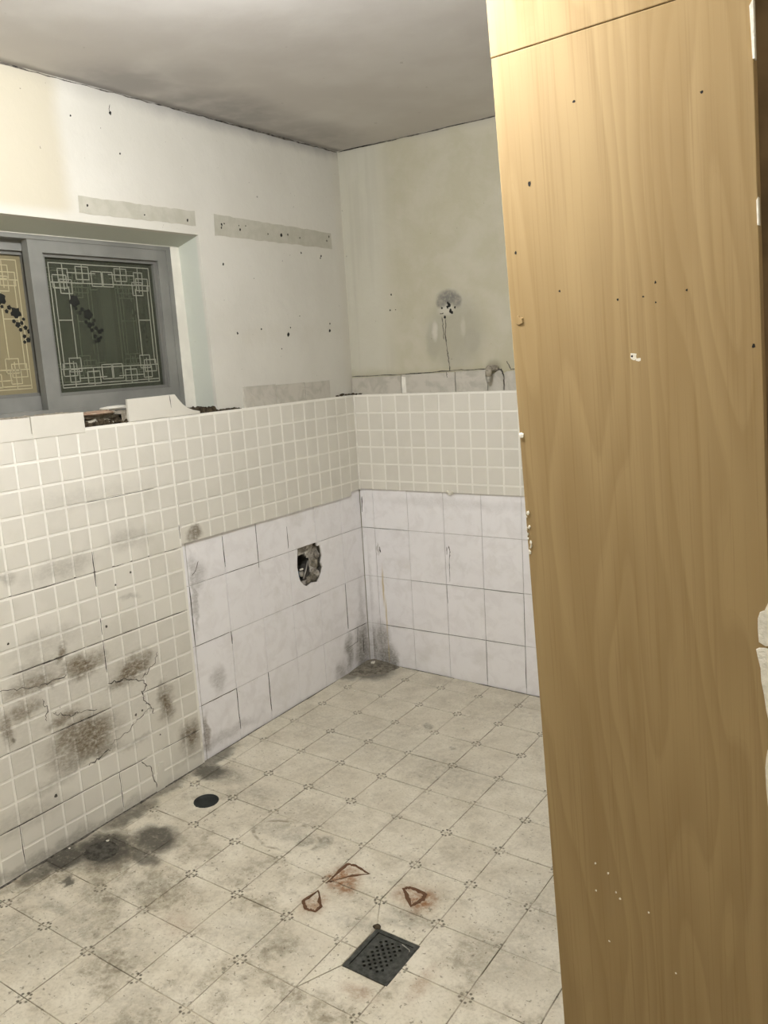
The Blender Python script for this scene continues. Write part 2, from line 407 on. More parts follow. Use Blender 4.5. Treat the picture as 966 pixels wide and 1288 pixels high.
ML = lambda u, v, w: (w, u, v)          # left wall: u = y, v = z, w = out into the room (x)
MBk = lambda u, v, w: (u, -w, v)        # back wall: u = x, v = z, w = out into the room (-y)
MF = lambda u, v, w: (u, v, w)          # floor
def slab(mb, pts, mapf, w0, w1, bev=.0012, gap=0.):
    """a tile: polygon outline shrunk by gap, chamfered front edge, no back"""
    def inset(ps, d):
        n = len(ps); out = []
        ar = sum(ps[i][0] * ps[(i + 1) % n][1] - ps[(i + 1) % n][0] * ps[i][1] for i in range(n)); sg = 1 if ar > 0 else -1
        for i in range(n):
            a, b, c = Vector(ps[i - 1]), Vector(ps[i]), Vector(ps[(i + 1) % n])
            n1 = (b - a).normalized(); n2 = (c - b).normalized()
            n1 = Vector((-n1.y, n1.x)) * sg; n2 = Vector((-n2.y, n2.x)) * sg
            k = (n1 + n2); k = k / max(.3, k.dot(n1)); out.append(b + k * d)
        return [(q.x, q.y) for q in out]
    p1 = inset(pts, gap); p2 = inset(p1, bev); n = len(pts)
    vs = [mapf(u, v, w0) for u, v in p1] + [mapf(u, v, w1 - bev * .6) for u, v in p1] + [mapf(u, v, w1) for u, v in p2]
    fs = [(i, (i + 1) % n, n + (i + 1) % n, n + i) for i in range(n)] + [(n + i, n + (i + 1) % n, 2 * n + (i + 1) % n, 2 * n + i) for i in range(n)] + [tuple(range(2 * n, 3 * n))]
    return mb.raw(vs, fs)
_cache = {}
def tile_obj(name, wu, hv, mapf, key, depth, mat, parent, cu, cv, wz, gap, bev=.0012):
    """rectangular tile; alike tiles share mesh data"""
    k = (key, round(wu, 4), round(hv, 4), depth)
    if k not in _cache:
        mb = MB(); slab(mb, [(-wu / 2, -hv / 2), (wu / 2, -hv / 2), (wu / 2, hv / 2), (-wu / 2, hv / 2)], mapf, -depth, 0, bev, gap)
        _cache[k] = mesh(name, mb.v, mb.f); _cache[k].materials.append(MAT[mat])
    return link(name, _cache[k], None, parent, mapf(cu, cv, wz))
def boolean(o, cutters):
    for c in cutters:
        m = o.modifiers.new('b', 'BOOLEAN'); m.object = c; m.operation = 'DIFFERENCE'; m.solver = 'EXACT'
    bpy.context.view_layer.update()
    me = bpy.data.meshes.new_from_object(o.evaluated_get(bpy.context.evaluated_depsgraph_get()))
    o.modifiers.clear(); o.data = me
def ribbon(name, pts, width, mapf, wz, parent, mat='crack', seed=0, sub=5, jit=.004):
    """thin irregular crack along a polyline on a wall"""
    rnd = random.Random(seed + len(pts)); P = []
    for i in range(len(pts) - 1):
        for k in range(sub):
            f = k / sub; P.append(Vector((pts[i][0] * (1 - f) + pts[i + 1][0] * f, pts[i][1] * (1 - f) + pts[i + 1][1] * f)))
    P.append(Vector(pts[-1]))
    for q in P[1:-1]: q += Vector((rnd.uniform(-jit, jit), rnd.uniform(-jit, jit)))
    L_, R_ = [], []
    for i, q in enumerate(P):
        d = (P[min(i + 1, len(P) - 1)] - P[max(i - 1, 0)]).normalized(); n = Vector((-d.y, d.x))
        wd = width * .5 * rnd.uniform(.45, 1.3) * (.35 if i in (0, len(P) - 1) else 1)
        L_.append(q + n * wd); R_.append(q - n * wd)
    n = len(P); mb = MB()
    mb.raw([mapf(q.x, q.y, wz + .0004) for q in L_] + [mapf(q.x, q.y, wz + .0004) for q in R_] + [mapf(q.x, q.y, wz - .002) for q in L_] + [mapf(q.x, q.y, wz - .002) for q in R_],
           [(i, i + 1, n + i + 1, n + i) for i in range(n - 1)] + [(i, i + 1, 2 * n + i + 1, 2 * n + i) for i in range(n - 1)] + [(n + i, n + i + 1, 3 * n + i + 1, 3 * n + i) for i in range(n - 1)])
    return mb.build(name, mat, parent)
def rough_disc(name, c, ru, rv, mapf, wz, parent, mat='dark', seed=0, n=9, h=.0012):
    rnd = random.Random(seed); o = [(math.cos(k * 2 * math.pi / n), math.sin(k * 2 * math.pi / n), rnd.uniform(.65, 1.25)) for k in range(n)]
    mb = MB(); vs = [mapf(c[0] + a * ru * q, c[1] + b * rv * q, wz - .002) for a, b, q in o] + [mapf(c[0] + a * ru * q * .75, c[1] + b * rv * q * .75, wz + h) for a, b, q in o]
    mb.raw(vs, [(i, (i + 1) % n, n + (i + 1) % n, n + i) for i in range(n)] + [tuple(range(n, 2 * n))])
    return mb.build(name, mat, parent)
def lump(name, c, r, mat, parent=None, seed=0, sub=2, amp=.35, loc=None):
    """irregular stone or filler lump, radii r = (rx, ry, rz)"""
    rnd = random.Random(seed); bm = bmesh.new(); bmesh.ops.create_icosphere(bm, subdivisions=sub, radius=1)
    for v in bm.verts:
        k = 1 + rnd.uniform(-amp, amp); v.co = Vector((v.co.x * r[0] * k + c[0], v.co.y * r[1] * k + c[1], v.co.z * r[2] * k + c[2]))
    me = bpy.data.meshes.new(name); bm.to_mesh(me); bm.free()
    return link(name, me, mat, parent, loc)

# ================================================================== ROOM SHELL
WF = -.006                                # plaster face of both visible walls, tile faces at 0, overlay tiles at +.012
hole_poly = [(-.512, .669), (-.507, .703), (-.46, .7035), (-.40, .703), (-.366, .703), (-.362, .685), (-.342, .688), (-.336, .667), (-.331, .63), (-.343, .60), (-.333, .575), (-.343, .552), (-.36, .53), (-.378, .515), (-.42, .522), (-.455, .513), (-.482, .527), (-.505, .552), (-.512, .576), (-.518, .62)]
deep_poly = [(-.514, .62), (-.508, .645), (-.48, .652), (-.455, .668), (-.43, .652), (-.40, .63), (-.395, .60), (-.41, .575), (-.43, .55), (-.47, .532), (-.503, .552), (-.511, .58)]
cut_window = MB().raw([(-.5, -2.30, 1.375), (.1, -2.30, 1.375), (.1, -.918, 1.375), (-.5, -.935, 1.375), (-.5, -2.30, 1.90), (.1, -2.30, 2.075), (.1, -.935, 2.075), (-.5, -.94, 1.90)],
                      [(0, 3, 2, 1), (4, 5, 6, 7), (0, 1, 5, 4), (1, 2, 6, 5), (2, 3, 7, 6), (3, 0, 4, 7)]).build('cutter', 'dark')
cut_hole = MB().prism(hole_poly, ML, -.028, .2).build('cutter', 'dark')
cut_deep = MB().prism(deep_poly, ML, -.13, .2).build('cutter', 'dark')
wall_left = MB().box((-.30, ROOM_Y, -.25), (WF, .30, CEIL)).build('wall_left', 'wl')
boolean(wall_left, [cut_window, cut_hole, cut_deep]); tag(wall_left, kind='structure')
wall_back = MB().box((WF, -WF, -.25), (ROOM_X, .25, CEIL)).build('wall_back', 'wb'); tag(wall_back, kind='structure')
tag(MB().box((ROOM_X, ROOM_Y, -.25), (ROOM_X + .2, .25, CEIL)).build('wall_right', 'white_wall'), kind='structure')
tag(MB().box((-.3, ROOM_Y - .2, -.25), (ROOM_X + .2, ROOM_Y, CEIL)).build('wall_front', 'white_wall'), kind='structure')
ceiling = tag(MB().box((-.3, ROOM_Y - .2, CEIL), (ROOM_X + .2, .3, CEIL + .15)).build('ceiling', 'ceil'), kind='structure')
# dirt-filled gap where the ceiling meets the walls
for k, (p0, p1, wd) in enumerate([((-1.98, 2.4875), (-1.5, 2.4865), .006), ((-1.5, 2.4865), (-1.1, 2.487), .0035), ((-1.1, 2.4865), (-.75, 2.488), .004), ((-.78, 2.486), (-.3, 2.4855), .008), ((-.3, 2.486), (0, 2.487), .006)]):
    ribbon('ceiling_gap', [p0, ((p0[0] + p1[0]) / 2, (p0[1] + p1[1]) / 2), p1], wd, ML, WF, wall_left, seed=k, sub=7, jit=.0018)
ribbon('ceiling_gap', [(0, 2.487), (.3, 2.4865), (.6, 2.4875), (1.3, 2.4875)], .005, MBk, WF, wall_back, seed=31, sub=9, jit=.0015)
ribbon('ceiling_gap', [(0, 2.4865), (.28, 2.486)], .006, MBk, WF, wall_back, seed=33, sub=9, jit=.0015)

# ------------------------------------------------------------------ left wall: old marbled tiles
zj = [-.047, .203, .453, .703, .878]
yj = [-1.168, -.968, -.768, -.568, -.368, -.168, -.002]
cut_tiles = []
for r in range(4):
    for c in range(6):
        z0, z1 = zj[r], zj[r + 1] + (.02 if r == 3 else 0); y0, y1 = yj[c], yj[c + 1]
        if r == 0: z0 = -.06
        o = tile_obj('wall_tile', y1 - y0, z1 - z0, ML, 'big', .008, 'tile', wall_left, (y0 + y1) / 2, (z0 + z1) / 2, random.uniform(-.0006, .0006), .0011)
        if r == 2 and c in (3, 4):
            o.data = MB().prism([(y0 + .0011, z0 + .0011), (y1 - .0011, z0 + .0011), (y1 - .0011, z1 - .0011), (y0 + .0011, z1 - .0011)], ML, -.0079, 0).build('tmp', 'tile').data
            bpy.data.objects.remove(bpy.data.objects['tmp']); o.location = (0, 0, 0); boolean(o, [cut_hole])
for r in range(5):                         # narrow slivers between the old tiles and the overlay
    z0, z1 = (zj + [.9])[r], (zj + [.9])[r + 1]
    if r < 4: tile_obj('wall_tile', .024, z1 - z0, ML, 'sliver', .008, 'tile', wall_left, -1.1815, (z0 + z1) / 2, -.0006, .001)
for c in (cut_window, cut_hole, cut_deep): bpy.data.objects.remove(c)
# joint bed behind the old tiles
MB().prism([(-1.20, -.08), (-.001, -.08), (-.001, .89), (-1.20, .89)], ML, WF - .002, WF + .0005) if False else None
def frame_bed(name, mat, y0, y1, z0, z1, hy0, hy1, hz0, hz1, w0, w1, parent):
    mb = MB()
    for a, b, c, d in ((y0, hy0, z0, z1), (hy1, y1, z0, z1), (hy0, hy1, z0, hz0), (hy0, hy1, hz1, z1)):
        mb.box((w0, a, c), (w1, b, d))
    return mb.build(name, mat, parent)
frame_bed('joint_bed', 'joint', -1.20, -.001, -.10, .90, -.53, -.325, .505, .71, WF - .001, -.003, wall_left)

# ------------------------------------------------------------------ left wall: overlay of small-square tiles
PU, PV, Z0 = .08, .0828, .0347
TOP = 1.366
MB().prism([(-1.19, .877), (-.085, .877), (-.085, .897), (-.002, .900), (-.002, TOP - .001), (-1.19, TOP - .001)], ML, -.0015, .0102).build('grout_bed', 'grout', wall_left)
MB().prism([(ROOM_Y + .01, -.16), (-1.193, -.10), (-1.193, TOP - .001), (ROOM_Y + .01, TOP - .001)], ML, WF - .001, .0102).build('grout_bed', 'grout', wall_left)
stuffL = MB()
for c in range(54):
    y1 = -.0 - PU * c; y0 = y1 - PU
    if c == 0: y1 = -.014
    if y0 < ROOM_Y: break
    for r in range(-3, 17):
        z0 = Z0 + PV * r; z1 = z0 + PV
        if r == 16: z1 = TOP + .004
        lowest = fz(0, y0) - .03 if y1 < -1.19 else (.873 if c > 0 else .896)
        if z1 < lowest + .012: continue
        if z0 < lowest: z0 = lowest
        if z0 > TOP - .02: continue
        if y0 > -2.09:
            tile_obj('mosaic_tile', y1 - y0, z1 - z0, ML, 'mos', .004, 'mosaic', wall_left, (y0 + y1) / 2, (z0 + z1) / 2, .0118 + random.uniform(-.0004, .0004), .0042, .0012)
        else:
            slab(stuffL, [(y0, z0), (y1, z0), (y1, z1), (y0, z1)], ML, .008, .0118, .0012, .0042)
tag(stuffL.build('mosaic_tile_field', 'mosaic', wall_left), kind='stuff')
# open, dirt-filled joints between the overlay sheets
JOINTS = [([(-2.0, .867), (-1.8, .866), (-1.6, .868), (-1.4, .867), (-1.2, .868)], .0035), ([(-1.6, .815), (-1.6, .94)], .004), ([(-1.60, .64), (-1.60, .70)], .0025), ([(-1.2, .90), (-1.2, .955)], .003),
          ([(-1.95, .617), (-1.8, .616), (-1.67, .619)], .005), ([(-1.67, .617), (-1.45, .617), (-1.2, .617)], .0025), ([(-2.05, .369), (-1.85, .370)], .0025), ([(-1.85, .370), (-1.6, .368)], .0045), ([(-1.46, .370), (-1.21, .369)], .003),
          ([(-2.1, .118), (-1.9, .118), (-1.7, .118), (-1.47, .118)], .0028), ([(-1.4, .118), (-1.2, .118)], .0022), ([(-2.0, .118), (-2.0, -.02)], .0025), ([(-1.6, .118), (-1.6, -.02)], .0025), ([(-1.8, .37), (-1.8, .45)], .002),
          ([(-1.6, .62), (-1.6, .50)], .003), ([(-1.6, 1.113), (-1.45, 1.112), (-1.3, 1.113)], .0015)]
for k, (pts, wd) in enumerate(JOINTS): ribbon('open_joint', pts, wd, ML, .0106, wall_left, seed=k, sub=6, jit=.0008)
# jagged cracks and broken glaze
for k, (pts, wd) in enumerate([([(-1.602, .46), (-1.524, .447), (-1.467, .427), (-1.432, .393), (-1.46, .374), (-1.455, .338), (-1.433, .313), (-1.418, .273)], .006),
                               ([(-2.0, .578), (-1.913, .556), (-1.844, .545), (-1.761, .549)], .005), ([(-1.46, .425), (-1.42, .44), (-1.385, .47), (-1.37, .50)], .004),
                               ([(-1.83, .44), (-1.80, .42), (-1.76, .405), (-1.72, .40), (-1.66, .385)], .004), ([(-1.63, .235), (-1.55, .25), (-1.48, .285), (-1.43, .30)], .0025),
                               ([(-1.86, .50), (-1.85, .46), (-1.855, .42)], .004), ([(-1.72, .20), (-1.66, .215), (-1.62, .22)], .006), ([(-1.50, .115), (-1.455, .06), (-1.44, -.03)], .006)]):
    ribbon('crack', pts, wd * .6, ML, .0119, wall_left, seed=50 + k, sub=6, jit=.006)
# hanging broken sliver at the foot of the wall
MB().prism([(-1.452, -.052), (-1.435, .02), (-1.42, .075), (-1.40, .07), (-1.408, -.05)], ML, .010, .016).build('broken_tile', 'mosaic', wall_left)
# cracked joints in the old tiles
for k, (pts, wd) in enumerate([([(-.968, .453), (-.968, .40)], .003), ([(-.768, .203), (-.766, .02)], .0025), ([(-.968, .203), (-.966, .02)], .0022), ([(-1.168, .453), (-.98, .455)], .0022), ([(-1.168, .203), (-.97, .203)], .003), ([(-.968, .703), (-.77, .703)], .002), ([(-.968, .86), (-.966, .73)], .002),
                               ([(-.768, .87), (-.768, .68)], .0022), ([(-.568, .82), (-.568, .72)], .002), ([(-1.15, .74), (-1.13, .755), (-1.11, .79)], .003), ([(-.168, .45), (-.168, .22)], .0022), ([(-.568, .453), (-.37, .453)], .002), ([(-.16, .203), (-.02, .203)], .002), ([(-1.17, .70), (-1.17, .46)], .004), ([(-.2, .12), (-.1, .13), (-.09, .2)], .003), ([(-.05, .15), (-.05, .05)], .004)]):
    ribbon('open_joint', pts, wd, ML, .0002, wall_left, seed=90 + k, sub=5, jit=.0012)
# plain half tiles and offcuts along the top
for (y0, y1, z1) in [(-.768, -.567, 1.452), (-.565, -.368, 1.448), (-.366, -.183, 1.446)]:
    mb = MB(); slab(mb, [(y0, TOP - .004), (y1, TOP - .004), (y1, z1), (y0, z1)], ML, WF, .003, .0015, .0012); mb.build('half_tile', 'half', wall_left)
for (y0, y1) in [(-1.97, -1.77), (-1.768, -1.567)]:
    mb = MB(); slab(mb, [(y0, TOP - .018), (y1, TOP - .018), (y1, 1.418), (y0, 1.421)], ML, -.004, .0135, .0015, .0008); mb.build('border_tile', 'mosaic', wall_left)
mb = MB(); slab(mb, [(-2.3, TOP - .018), (-1.972, TOP - .018), (-1.972, 1.421), (-2.3, 1.424)], ML, -.004, .0135, .0015, .0008); mb.build('border_tile', 'mosaic', wall_left)
curve = [(-1.155, 1.448), (-1.140, 1.430), (-1.120, 1.409), (-1.096, 1.393), (-1.068, 1.382), (-1.035, 1.375), (-1.035, TOP)]
mb = MB(); slab(mb, [(-1.380, TOP)] + curve[::-1][:1] + curve[::-1][1:] + [(-1.378, 1.446)], ML, .002, .0125, .001, 0)
mb.build('cut_tile', 'mosaic', wall_left)
ribbon('crack', [(-1.182, 1.447), (-1.178, 1.40)], .0028, ML, .0126, wall_left, seed=140, jit=.0008)
# bare strips where battens were taken down, with screw holes
def ragged(u0, u1, va, vb, vc, vd, seed, n=26):
    rnd = random.Random(seed); P = []
    for k in range(n + 1):
        f = k / n; P.append((u0 + (u1 - u0) * f, va + (vb - va) * f + rnd.uniform(-.0022, .0022)))
    for k in range(n, -1, -1):
        f = k / n; P.append((u0 + (u1 - u0) * f + (rnd.uniform(-.004, .004)), vc + (vd - vc) * f + rnd.uniform(-.0022, .0022)))
    return P
for s, q in enumerate([(-1.474, -.946, 2.072, 2.076, 2.127, 2.130), (-.847, -.086, 2.049, 2.047, 2.130, 2.117)]):
    MB().prism(ragged(*q, seed=s), ML, WF - .002, WF + .0012).build('bare_strip', 'bare', wall_left)
HOLES_L = [(-1.439, 2.1, .006), (-.987, 2.093, .007), (-1.195, 2.093, .004), (-.805, 2.093, .008), (-.808, 2.082, .006), (-.79, 2.098, .004), (-.701, 2.083, .007), (-.706, 2.098, .004), (-.666, 2.1, .004), (-.531, 2.079, .005), (-.444, 2.081, .011), (-.401, 2.086, .006), (-.32, 2.079, .005), (-.124, 2.08, .006),
           (-.105, 2.10, .006), (-.768, 1.67, .006), (-.621, 1.685, .005), (-.447, 1.659, .011), (-.43, 1.69, .004), (-.146, 1.673, .009), (-.142, 1.706, .004), (-.815, 1.941, .006), (-.317, 2.015, .005), (-.174, 2.009, .006), (-.18, 2.0, .004), (-1.299, 2.417, .007), (-1.464, 2.379, .004), (-1.276, 2.289, .004), (-.36, 1.74, .003), (-.5, 1.60, .003)]
for k, (y, z, r) in enumerate(HOLES_L): rough_disc('screw_hole', (y, z), r * .75, r, ML, WF + .001, wall_left, seed=k)
ribbon('crack', [(-1.296, 2.445), (-1.302, 2.43), (-1.299, 2.417)], .002, ML, WF + .0004, wall_left, seed=11, jit=.001)
for k, (y, z, r) in enumerate([(-1.58, .665, .006), (-1.95, .72, .005), (-2.03, .70, .004), (-1.52, .80, .004), (-1.45, .83, .005), (-1.40, .18, .004), (-1.86, .155, .008), (-1.50, .30, .006), (-1.47, .305, .005)]): rough_disc('chip', (y, z), r, r, ML, .0118, wall_left, 'crack', seed=60 + k)

# ------------------------------------------------------------------ back wall
xj = [0, .078, .278, .478, .678, .878, 1.078, 1.278, 1.478, 1.678, 1.878, 2.078, 2.278, 2.478, 2.678, 2.878, ROOM_X]
stuffB = MB(); zb = [-.09, .203, .453, .703, .92]
for r in range(4):
    for c in range(len(xj) - 1):
        x0, x1, z0, z1 = xj[c], xj[c + 1], zb[r], zb[r + 1]
        if x0 < 1.2: tile_obj('wall_tile', x1 - x0, z1 - z0, MBk, 'bigb', .008, 'tile', wall_back, (x0 + x1) / 2, (z0 + z1) / 2, random.uniform(-.0006, .0006), .0010)
        else: slab(stuffB, [(x0, z0), (x1, z0), (x1, z1), (x0, z1)], MBk, -.006, 0, .0012, .001)
tag(stuffB.build('wall_tile_field', 'tile', wall_back), kind='stuff')
MB().box((0, .003, -.1), (ROOM_X, .007, .92)).build('joint_bed', 'joint', wall_back)
MB().prism([(0.0, .902), (ROOM_X, .902), (ROOM_X, TOP - .001), (0.0, TOP - .001)], MBk, -.0015, .0102).build('grout_bed', 'grout', wall_back)
stuffB = MB()
for c in range(38):
    x0 = .0125 + .0791 * c; x1 = x0 + .0791
    if x1 > ROOM_X: break
    for r in range(10, 17):
        z0 = Z0 + PV * r; z1 = z0 + PV
        if r == 10: z0 = .898
        if r == 16: z1 = TOP + .004
        if x0 < 1.2: tile_obj('mosaic_tile', x1 - x0, z1 - z0, MBk, 'mosb', .004, 'mosaic', wall_back, (x0 + x1) / 2, (z0 + z1) / 2, .0118 + random.uniform(-.0004, .0004), .0042, .0012)
        else: slab(stuffB, [(x0, z0), (x1, z0), (x1, z1), (x0, z1)], MBk, .008, .0118, .0012, .0042)
tag(stuffB.build('mosaic_tile_field', 'mosaic', wall_back), kind='stuff')
MB().tube([(.0125, -.0125, .898), (.0128, -.0126, 1.13), (.0125, -.0125, TOP - .004)], .0045, 8).build('caulk_bead', 'caulk', wall_back)
# plain half-tile row above
for x0, x1, z1 in [(-.004, .284, 1.446), (.286, .573, 1.452), (.575, .735, 1.456), (.795, .995, 1.452), (.997, 1.28, 1.456)]:
    mb = MB()
    pts = [(x0, TOP - .004), (x1, TOP - .004), (x1, z1 + .002), (x0, z1)]
    if x0 == .795: pts = [(x0 + .018, TOP - .004), (x1, TOP - .004), (x1, z1), (x0 + .035, 1.448), (x0 + .02, 1.44)]
    slab(mb, pts, MBk, WF, .003, .0015, .0012); mb.build('half_tile', 'half', wall_back)
mb = MB(); slab(mb, [(.736, TOP - .004), (.812, TOP - .004), (.814, 1.43), (.800, 1.452), (.785, 1.455), (.770, 1.44), (.737, 1.44)], MBk, WF, .003, .0015, .001); mb.build('half_tile', 'half', wall_back)
mb = MB(); slab(mb, [(.286, TOP), (.312, TOP), (.310, 1.44), (.286, 1.445)], MBk, .0025, .0036, .0004, .001); mb.build('caulk_smear', 'caulk', wall_back)
CR = [([(-.004, 1.452), (.2, 1.452), (.4, 1.455), (.6, 1.461), (.735, 1.461)], .004), ([(.535, 1.69), (.529, 1.62), (.534, 1.55), (.54, 1.51), (.545, 1.457)], .0035), ([(.515, 1.70), (.519, 1.65), (.52, 1.60)], .0025), ([(.505, 1.713), (.525, 1.715)], .004), ([(.815, 1.365), (.816, 1.43), (.803, 1.457), (.785, 1.458), (.775, 1.446)], .006),
      ([(.828, 1.49), (.838, 1.47), (.848, 1.452)], .0035), ([(.845, 1.455), (.92, 1.452)], .005), ([(.53, 1.455), (.532, 1.43)], .004), ([(.86, 1.62), (.866, 1.75), (.862, 1.84)], .002)]
for k, (pts, wd) in enumerate(CR): ribbon('crack', pts, wd, MBk, WF + .0006 if k not in (4, 7) else .0034, wall_back, seed=200 + k, sub=6, jit=.0018)
for k, (pts, wd) in enumerate([([(.498, .645), (.505, .62), (.502, .59)], .004), ([(.489, .64), (.487, .60)], .003), ([(.502, .60), (.498, .53), (.497, .47)], .0025), ([(.478, .45), (.48, .36)], .0014), ([(.278, .453), (.62, .453), (.88, .452)], .0016), ([(.1, .203), (.4, .203), (.88, .203)], .0014), ([(.10, .61), (.106, .58)], .005), ([(.0, .703), (.27, .703)], .0014), ([(.678, .2), (.678, .0)], .0018), ([(.878, .45), (.878, .0)], .0014), ([(.012, .86), (.008, .78)], .004)]):
    ribbon('open_joint', pts, wd, MBk, .0003, wall_back, seed=230 + k, sub=6, jit=.0012)
for k, (x, z, r) in enumerate([(.517, 1.738, .006), (.583, 1.736, .006), (.553, 1.748, .011), (.546, 1.740, .008), (.56, 1.722, .011), (.568, 1.715, .008), (.53, 1.698, .008), (.548, 1.758, .007), (.25, 1.82, .005), (.24, 1.75, .005), (.27, 1.75, .003)]): rough_disc('screw_hole', (x, z), r * .8, r, MBk, WF + .001, wall_back, seed=300 + k)
for k, (x, z) in enumerate([(.512, .905), (.525, .898), (.536, .906)]): lump('filler_blob', (x, -.012, z), (.009, .007, .009), 'white', wall_back, seed=k, sub=1)
# rubble left on the ledge in the corner
for k, (y, z, r) in enumerate([(-.10, TOP + .003, .012), (-.085, TOP + .006, .010), (-.06, TOP + .003, .010), (-.035, TOP + .002, .009), (-.018, TOP, .008), (-.13, TOP + .002, .008)]): lump('mortar_crumb', (.0, y, z), (.009, r, r * .6), 'soil', wall_left, seed=k, sub=1)
for k, x in enumerate([.005, .025, .045]): lump('mortar_crumb', (x, -.006, TOP + .001), (.012, .007, .006), 'soil', wall_back, seed=20 + k, sub=1)

# ------------------------------------------------------------------ inside of the broken hole
mb = MB(); mb.raw([(-.0275 + random.uniform(-.001, .004), y, z) for y in [(-.53 + .0125 * i) for i in range(17)] for z in [(.50 + .0125 * j) for j in range(18)]],
                  [(i * 18 + j, (i + 1) * 18 + j, (i + 1) * 18 + j + 1, i * 18 + j + 1) for i in range(16) for j in range(17)
                   if not (-.512 < -.53 + .0125 * (i + .5) < -.40 and .54 < .50 + .0125 * (j + .5) < .66 and (-.53 + .0125 * i) < -.40 - max(0, (.50 + .0125 * j) - .61) * .8)])
mb.build('hole_backing', 'cavity', wall_left)
MB().box((-.135, -.52, .52), (-.126, -.385, .68)).build('hole_recess', 'deep', wall_left)
for k, (y, z, r) in enumerate([(-.37, .60, .022), (-.36, .55, .02), (-.39, .535, .022), (-.35, .64, .016), (-.42, .53, .018), (-.385, .57, .02)]): lump('broken_mortar', (-.022, y, z), (.012, r, r), 'cavity' if k % 2 else 'mortar', wall_left, seed=40 + k, sub=2)
pw = empty('water_pipe', (-.06, -.47, .56)); tag(pw, 'blue water pipe with thin metal rod inside the broken wall hole', 'pipe')
MB().tube([(-.06, .005, -.03), (-.01, .012, .0), (.03, .012, .012)], .014, 12).build('pipe', 'blue', pw, smooth=True)
MB().tube([(.027, .012, .011), (.034, .012, .013)], .0155, 12).build('pipe_collar', 'steel', pw, smooth=True)
MB().tube([(.04, .012, -.012), (.035, .04, .022), (.03, .066, .062)], .0038, 6).build('rod', 'steel', pw, smooth=True)
lump('white_plug', (.036, .008, .034), (.004, .014, .005), 'clean', pw, seed=4, sub=2, amp=.15)

# ================================================================== FLOOR
floor = MB().box((-.05, ROOM_Y - .05, -.12), (ROOM_X + .05, .05, -.0022)).build('floor', 'fjoint'); floor.rotation_euler = FROT; tag(floor, kind='structure')
bore = MB().lathe([(.048, -.5), (.048, .2)], 24, (.226, -1.398, 0)).build('cutter', 'dark')
bm = bmesh.new(); bm.from_mesh(bore.data); bmesh.ops.holes_fill(bm, edges=bm.edges); bmesh.ops.recalc_face_normals(bm, faces=bm.faces); bm.to_mesh(bore.data); bm.free(); bore.rotation_euler = FROT
pit = MB().box((1.158, -1.803, -.06), (1.300, -1.638, .2)).build('cutter', 'dark'); pit.rotation_euler = FROT
boolean(floor, [bore, pit]); bpy.data.objects.remove(bore); bpy.data.objects.remove(pit)
gx = [.003] + [OX + .2 * k for k in range(15)]; gy = [-.003] + [OY - .2 * k for k in range(21)]
stuffF = MB(); GAP = .0014
for i in range(len(gx) - 1):
    for j in range(len(gy) - 1):
        x0, x1, y1, y0 = gx[i], gx[i + 1], gy[j], gy[j + 1]; cx, cy = (x0 + x1) / 2, (y0 + y1) / 2
        if i == 6 and j in (8, 9): continue                 # cut tiles round the drain, below
        if not (cx < 1.9 and cy > -2.75 and cx > (-cy - 2.0) * .6 - .3):
            slab(stuffF, [(x0, y0), (x1, y0), (x1, y1), (x0, y1)], MF, -.006, 0, .0012, GAP); continue
        if i == 1 and j == 7:                               # tile with the drain hole through it
            mb = MB(); n = 32; c = Vector((.226 - cx, -1.398 - cy)); ri = []; ro = []; h = .1 - GAP
            for k in range(n):
                a = (k + .5) * 2 * math.pi / n; d = Vector((math.cos(a), math.sin(a))); rr = .046 + random.uniform(-.0015, .0025)
                ri.append(c + d * rr); tt = min(((h if d.x > 0 else -h) - c.x) / d.x, ((h if d.y > 0 else -h) - c.y) / d.y); ro.append(c + d * tt)
            cor = []
            vs = [(q.x, q.y, 0) for q in ri] + [(q.x, q.y, 0) for q in ro] + [(q.x, q.y, -.008) for q in ri] + [(q.x, q.y, -.008) for q in ro]
            fs = []
            for k in range(n):
                m = (k + 1) % n; a, b = ro[k], ro[m]
                fs += [(2 * n + k, 2 * n + m, m, k)]
                if abs(a.x - b.x) > 1e-6 and abs(a.y - b.y) > 1e-6:
                    vs.append((h if max(a.x, b.x) > h - 1e-5 else -h, h if max(a.y, b.y) > h - 1e-5 else -h, 0)); fs.append((k, m, n + m, len(vs) - 1, n + k))
                else: fs.append((k, m, n + m, n + k))
            mb.raw(vs, fs); mb.build('floor_tile', 'floor', floor, (cx, cy, 0))
            continue
        tile_obj('floor_tile', x1 - x0, y1 - y0, MF, 'fl', .006, 'floor', floor, cx, cy, random.uniform(-.0007, .0007), GAP).rotation_euler = (random.uniform(-.004, .004), random.uniform(-.004, .004), random.uniform(-.003, .003))
tag(stuffF.build('floor_tile_field', 'floor', floor), kind='stuff')
X0, X1, Ya, Yb, Yc = gx[6], gx[7], gy[8], gy[9], gy[10]; D0, D1, DT, DB = 1.155, 1.303, -1.635, -1.806
for pts in ([(X0, Ya), (X1, Ya), (X1, DT), (D0, DT)], [(D0, DB), (X1, DB), (X1, Yc), (X0, Yc)], [(X0, Ya), (D0, DT), (D0, Yb), (X0, Yb)], [(X0, Yb), (D0, Yb), (D0, DB), (X0, Yc)]):
    mb = MB(); slab(mb, pts, MF, -.006, random.uniform(-.0008, .0004), .0012, .0015); mb.build('floor_tile', 'floor', floor)
for k, (pts, wd) in enumerate([([(1.37, -.02), (1.10, -.006), (.9, -.006), (.62, -.006)], .006), ([(.2, -.006), (.5, -.005)], .003)]): ribbon('floor_gap', pts, wd, MF, .0006, floor, seed=400 + k, jit=.001)
